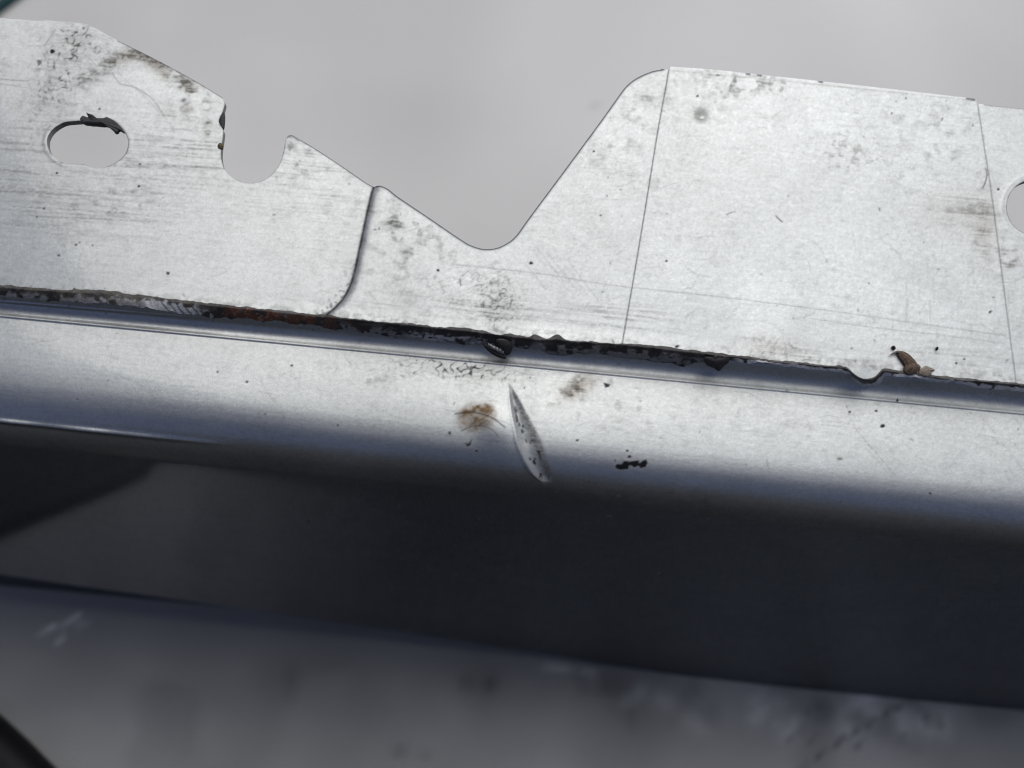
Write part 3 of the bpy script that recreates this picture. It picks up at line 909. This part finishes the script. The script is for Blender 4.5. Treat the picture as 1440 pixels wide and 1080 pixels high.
for t in tt:
    yr = uy * (1 - t) + ly * t
    pxr = np.stack([xs, yr], -1)
    base = from_xv(lift_xv(pxr, hu), hu)         # smeared over the edge of the flange ...
    sb = np.clip((yr - l1y) / np.maximum(ly - l1y, 1.0), 0, 1)[:, None]
    base = np.where((yr > l1y)[:, None], pe * (1 - sb) + pl * sb, base)      # ... and down to the gutter
    lump = samp(nz[0], pxr) * 0.5 + samp(nz[1], pxr) * 0.6 + samp(nz[2], pxr) * 0.25
    big = np.interp(xs, [-560, 0, 280, 300, 480, 640, 690, 730, 760, 1020, 1040, 1185, 1260, 2000], [0.2, 0.25, 0.35, 0.4, 0.4, 0.4, 1.1, 1.1, 1.2, 1.2, 0.15, 0.3, 0.15, 0.15])
    out = (0.00055 * big * math.sin(math.pi * min(t * 1.05, 1)) ** 0.7 + 0.00022 * big * lump * math.sin(math.pi * t)) 
    d = np.array([0, -0.80, 0.60])
    rows.append(base + d * out[:, None])
    X = xs
    dark = np.array([0.020, 0.017, 0.016]); grey = np.array([0.22, 0.215, 0.21]); rust = np.array([0.085, 0.032, 0.016]); olive = np.array([0.045, 0.042, 0.03]); pale = np.array([0.50, 0.51, 0.52])
    c = np.repeat(dark[None], len(X), 0)
    def put(c, col, m): return c * (1 - m[:, None]) + col * m[:, None]
    c = put(c, olive, sst(320, 250, X) * sst(-0.5, 0.6, lump))
    c = put(c, rust, sst(300, 330, X) * sst(540, 430, X) * sst(-1.2, 0.2, samp(n5, pxr)) * (t > 0.12))
    c = put(c, np.array([0.16, 0.09, 0.055]), sst(300, 330, X) * sst(480, 430, X) * sst(0.6, 1.2, samp(n2, pxr)) * (t > 0.15))
    lowm = sst(0.35, 0.75, np.full(len(X), t) + 0.14 * samp(nz[0], pxr))
    c = put(c, grey, lowm * sst(0.0, 0.8, samp(nz[1], pxr) + 0.7 * samp(n3, pxr) + 0.15) * ((X < 300) | (X > 480)))
    c = put(c, pale * 0.42, lowm * sst(0.4, 1.1, samp(n3, pxr) + 0.5 * samp(n2, pxr)) * ((X < 300) | (X > 520)) * (X < 1030))
    c = put(c, pale * 0.9, sst(185, 215, X) * sst(290, 262, X) * sst(0.15, 0.5, np.full(len(X), t) + 0.1 * samp(n3, pxr)))
    c = put(c, np.array([0.20, 0.185, 0.175]), sst(745, 780, X) * sst(1000, 940, X) * sst(0.6, 1.1, samp(nz[0], pxr) + 0.6 * samp(n2, pxr)) * (t > 0.3))
    c = put(c, pale * (0.85 + 0.15 * min(1, t)), sst(1026, 1045, X) * sst(0.46, 0.60, np.full(len(X), t) + 0.06 * samp(n3, pxr)) * sst(-2.6, -1.4, samp(n3, pxr)))
    c = put(c, np.array([0.09, 0.088, 0.086]), sst(1040, 1080, X) * (t < 0.5) * sst(-0.3, 1.2, samp(nz[0], pxr)))
    st_ = samp(stk, pxr)
    c = put(c, np.array([0.19, 0.185, 0.18]), sst(440, 520, X) * sst(1045, 1020, X) * sst(0.3, 0.55, np.full(len(X), t) + 0.1 * lump) * sst(0.1, 0.9, st_))
    c = put(c, np.array([0.45, 0.45, 0.45]), sst(560, 600, X) * sst(700, 670, X) * sst(0.35, 0.6, np.full(len(X), t) + 0.1 * lump) * sst(0.2, 0.9, st_ + 0.2))
    c = put(c, np.array([0.06, 0.055, 0.05]), sst(0.4, 1.2, st_) * (t < 0.5))
    # hatch cuts
    hz = np.zeros(len(X))
    for k in range(5):
        hx = 222 + 10.5 * k + 16 * t
        hz = np.maximum(hz, np.exp(-((X - hx) / 1.4) ** 2) * (0.35 < t))
    c = put(c, dark, hz)
    rowsT.append(c)
SV = np.array(rows).reshape(-1, 3); ST = np.array(rowsT).reshape(-1, 3)
sealer = part(mesh_obj('seam_sealer', SV, gridfaces(NT, len(xs), True), M_SEAL, tint=ST))
tag(sealer, 'cracked dark sealer bead along the seam, rusty brown on the left')

# ---- generic curled flake from a pixel outline
def flake(name, pts, plane_p, plane_n, lift, bulge, thick, mat, tintcol=None, seed=0, curl=(0, 0), parent=None, bumpy=0.0):
    o = smooth_curve(pts, True, 1.2)
    n = len(o)
    c = o.mean(0)
    rings = [1.0, 0.93, 0.75, 0.5, 0.25]
    if plane_p is P1:                          # rests on the flange as it bulges and steps
        plane_p = P1 + FN * ((0.00025 if c[0] > 940 else 0.0) + float(flange_extra(c[None])[0]) + float(samp(hgt_step, c[None])[0]))
    V = []
    rg = np.random.default_rng(seed)
    pn = np.asarray(plane_n, float)
    ext = np.abs(o - c).max()
    for k, r in enumerate(rings):
        p = c + (o - c) * r
        b = on_plane(p, plane_p, pn)
        rel = (p - c) / ext
        h = lift + bulge * (1 - r ** 2) + curl[0] * rel[:, 0] + curl[1] * rel[:, 1] ** 2
        h = h + bumpy * samp(gn_small, p * 3.0)
        V.append(b + pn * h[:, None])
    bc = on_plane(c[None], plane_p, pn)[0] + pn * (lift + bulge)
    low = on_plane(o, plane_p, pn) + pn * (V[0] @ pn - on_plane(o, plane_p, pn) @ pn - thick)[:, None]
    W = np.concatenate([low] + V + [bc[None]])
    fs = []
    for k in range(len(rings)):
        i = np.arange(n); j = (i + 1) % n
        fs.append(np.stack([k * n + i, k * n + j, (k + 1) * n + j, (k + 1) * n + i], -1))
    i = np.arange(n); j = (i + 1) % n
    last = len(rings) * n
    tri = np.stack([last + i, last + j, np.full(n, len(W) - 1)], -1)
    tint = None
    if tintcol is not None:
        pp = project(W)
        tint = np.array([tintcol(q) for q in pp])
    ob = mesh_obj(name, W, [np.concatenate(fs)[:, ::1], tri], mat, tint=tint)
    return ob
gn_small = gn(60, 6)

# residue in the slot and in the notch
res = part(flake('sealant_residue', [(115, 171), (113, 168), (116, 163), (117, 167), (124, 166), (122, 160), (121, 158), (127, 161), (131, 162), (137, 166), (146, 165), (155, 167), (163, 172), (170, 179), (174, 185),
                                (168, 183), (165, 187), (160, 185), (157, 178), (140, 176), (120, 174)], P1, FN, 0.0001, 0.0005, 0.0009, M_BLACK, bumpy=0.00012))
tag(res, 'torn black residue on the upper edge of the slot')
res2 = part(flake('sealant_residue', [(315, 158), (312, 160), (309, 166), (309, 173), (313, 180), (315, 170)], P1, FN, 0.00005, 0.0002, 0.001, M_BLACK))
tag(res2, 'black residue on the side of the rounded notch')
M_SPECK = plain_material('brown_dirt', (0.09, 0.065, 0.035), 0.8, 3000, 0.4)
res3 = part(flake('dirt_crumb', [(307, 203), (310, 201), (313, 203), (313, 208), (309, 210), (306, 207)], P1, FN, 0.0001, 0.0004, 0.0006, M_SPECK))
tag(res3, 'small brown dirt crumb stuck on the side of the notch')

# torn flaps of sealer
PV = np.array([0, 0.1170, 0]); NV = np.array([0, -0.90, 0.436])
PVp = np.array([0, 0.1168, CZ - 0.1522])
def dk(q): return (0.02, 0.018, 0.018)
f1 = part(flake('sealer_flap', [(679, 481), (684, 483), (692, 488), (700, 493), (709, 497), (712, 501), (703, 500), (693, 496), (684, 489)], PVp, NV, 0.0009, 0.0003, 0.0004, M_SEAL, tintcol=dk, curl=(0.0003, 0.0004)))
def pale_or_dark(q): return (0.45, 0.45, 0.45) if (int(q[0] * 0.7) % 3 == 0) else (0.12, 0.12, 0.12)
f2 = part(flake('sealer_flap', [(687, 480), (694, 483), (703, 487), (709, 492), (704, 492), (695, 488), (689, 484)], PVp, NV, 0.0013, 0.0002, 0.0003, M_SEAL, tintcol=pale_or_dark))
f3 = part(flake('sealer_flap', [(706, 474), (716, 477), (721, 484), (718, 494), (711, 497), (708, 490), (702, 483), (698, 476)], PVp, NV, 0.0011, 0.0005, 0.0004, M_SEAL, tintcol=dk, bumpy=0.0002))
f6 = part(flake('sealer_flap', [(990, 500), (1008, 500), (1022, 500), (1024, 506), (1016, 513), (1010, 519), (1003, 515), (992, 510)], PVp, NV, 0.0010, 0.0005, 0.0004, M_SEAL, tintcol=dk, bumpy=0.0001))

# ------------------------------------------------------------------ things lying on the panel
def leafcol(q):
    v = (0.35 if math.sin(q[0] * 1.1 - q[1] * 1.4) > 0.45 else 1.0) * (0.7 + 0.6 * random.random())
    return (0.10 * v, 0.066 * v, 0.042 * v)
random.seed(5)
leaf = empty('dry_leaf_scrap', tuple(on_plane([(1278, 512)], P1, FN)[0]))
tag(leaf, 'brown curled dry leaf scrap lying against the dark seam on the right', 'leaf')
def under(o, root):
    o.parent = root
    o.matrix_parent_inverse = Matrix.Translation(-Vector(root.location))
    return o
under(flake('leaf_blade', [(1260, 496), (1267, 495), (1276, 499), (1283, 506), (1288, 513), (1284, 519), (1275, 518), (1268, 510), (1263, 503)], P1, FN, 0.0006, 0.0005, 0.0004, M_LEAF, tintcol=leafcol, bumpy=0.0002), leaf)
under(flake('leaf_blade', [(1272, 514), (1279, 509), (1287, 512), (1293, 517), (1290, 523), (1283, 527), (1274, 527), (1270, 522)], P1, FN, 0.0006, 0.0007, 0.0005, M_LEAF, tintcol=leafcol, bumpy=0.0002), leaf)
under(flake('leaf_stalk', [(1250, 500), (1256, 496), (1262, 494.5), (1268, 497), (1263, 498.5), (1257, 498)], P1, FN, 0.0007, 0.0002, 0.0003, M_LEAF, tintcol=lambda q: (0.10, 0.085, 0.07)), leaf)
husk = flake('husk_fragment', [(1292, 521), (1297, 517), (1301, 515), (1307, 517), (1314, 521), (1309, 523), (1309, 527), (1302, 530), (1295, 528), (1291, 526)], P1, FN, 0.0003, 0.0005, 0.0003, M_LEAF,
             tintcol=lambda q: tuple(np.array((0.21, 0.18, 0.14)) * (0.6 + 0.7 * random.random())), bumpy=0.00025)
tag(husk, 'pale crumbled husk fragment just right of the brown leaf scrap', 'husk')
g1 = flake('grit_speck', [(1253, 488), (1257, 488), (1258, 492), (1256, 492.5)], P1, FN, 0.0006, 0.0003, 0.0006, M_GRIT)
tag(g1, 'black grit speck at the upper tip of the brown leaf scrap', 'grit')
g2 = flake('grit_speck', [(1316, 488.5), (1318, 489), (1318, 492.5), (1315.5, 492)], P1, FN, 0.0005, 0.0003, 0.0005, M_GRIT)
tag(g2, 'small black grit speck on the flange up to the right of the leaf scrap', 'grit')

# ------------------------------------------------------------------ things on the ground at the corners
GP0, GNN = np.zeros(3), np.array([0, 0, 1.0])
def slab(name, quad, z0, z1, mat, parent=None):
    b = len(quad)
    V = np.concatenate([np.column_stack([quad, np.full(b, z0)]), np.column_stack([quad, np.full(b, z1)])])
    fs = [np.array([list(range(b, 2 * b))])] + [np.array([[i, (i + 1) % b, b + (i + 1) % b, b + i] for i in range(b)])]
    return mesh_obj(name, V, fs, mat, smooth=False)
a = on_plane([(0, 21)], GP0, GNN)[0][:2]; b = on_plane([(42, -10)], GP0, GNN)[0][:2]
dd = (b - a) / np.linalg.norm(b - a); nn = np.array([-dd[1], dd[0]])
if nn[1] < 0: nn = -nn
A0, B0 = a - dd * 0.09, a + dd * 0.35
board = empty('cream_board', (float(a[0]), float(a[1]), 0))
tag(board, 'cream board with dark teal edge lying on the floor in the top left corner', 'board')
M_CREAM = plain_material('cream_card', (0.52, 0.49, 0.40), 0.7, 120, 0.06)
M_TEAL = plain_material('teal_edge', (0.012, 0.06, 0.065), 0.5, 150, 0.15)
under(slab('board_face', np.array([A0 + nn * 0.0045, B0 + nn * 0.0045, B0 + nn * 0.3, A0 + nn * 0.3]), 0.0, 0.006, M_CREAM), board)
under(slab('board_edge', np.array([A0, B0, B0 + nn * 0.0045, A0 + nn * 0.0045]), 0.0, 0.0075, M_TEAL), board)

# black bag with rounded foot bottom left; tall unseen body added to block front sky
e0 = on_plane([(-260, 800), (-120, 900), (0, 1004), (40, 1040), (82, 1082), (130, 1122)], GP0, GNN)[:, :2]
edge_m = smooth_curve(np.concatenate([e0, [[-0.035, 0.057], [0.02, 0.055], [0.08, 0.045], [0.2, 0.03], [0.45, 0.0]]]), False, 0.004)
ne = len(edge_m)
d_e = np.gradient(edge_m, axis=0); nrm = np.stack([d_e[:, 1], -d_e[:, 0]], -1); nrm /= np.linalg.norm(nrm, axis=1, keepdims=True)
rows = []
for a in np.linspace(0, math.pi / 2, 8):        # rounded welt along the foot
    rows.append(np.column_stack([edge_m + nrm * 0.008 * (1 - math.cos(a)), np.full(ne, 0.008 * math.sin(a) + 0.0004)]))
rows.append(np.column_stack([edge_m + nrm * 0.013, np.full(ne, 0.0082)]))
rows.append(np.column_stack([edge_m + nrm * 0.0145, np.full(ne, 0.0074)]))
rows.append(np.column_stack([edge_m + nrm * 0.016, np.full(ne, 0.0080)]))
b0 = rows[-1][:, :2]
xt = np.linspace(edge_m[0, 0] - 0.1, 0.5, ne)
fold = 0.012 * np.sin(xt * 21 + 1) + 0.007 * np.sin(xt * 47)
for yb, zb_, k in ((-0.03, 0.02, 0.3), (-0.07, 0.07, 0.8), (-0.10, 0.14, 1), (-0.13, 0.21, 1), (-0.17, 0.27, 1), (-0.23, 0.31, 0.8), (-0.31, 0.33, 0.6), (-0.40, 0.32, 0.5), (-0.46, 0.26, 0.5), (-0.49, 0.12, 0.5), (-0.5, 0.0, 0.2)):
    w_ = min(1.0, 0.55 + k)
    yy = np.minimum(b0[:, 1] - 0.03, yb)
    rows.append(np.column_stack([b0[:, 0] * (1 - w_) + xt * w_, yy + fold * k, np.full(ne, zb_) + 0.3 * fold * k]))
M_RUB = plain_material('black_blocker_cloth', (0.010, 0.010, 0.011), 0.55, 300, 0.3)
blocker = mesh_obj('black_blocker', np.array(rows).reshape(-1, 3), gridfaces(len(rows), ne, True), M_RUB)
tag(blocker, 'black bag with a rounded foot in the bottom left corner, unseen body added to block sky', 'blocker')
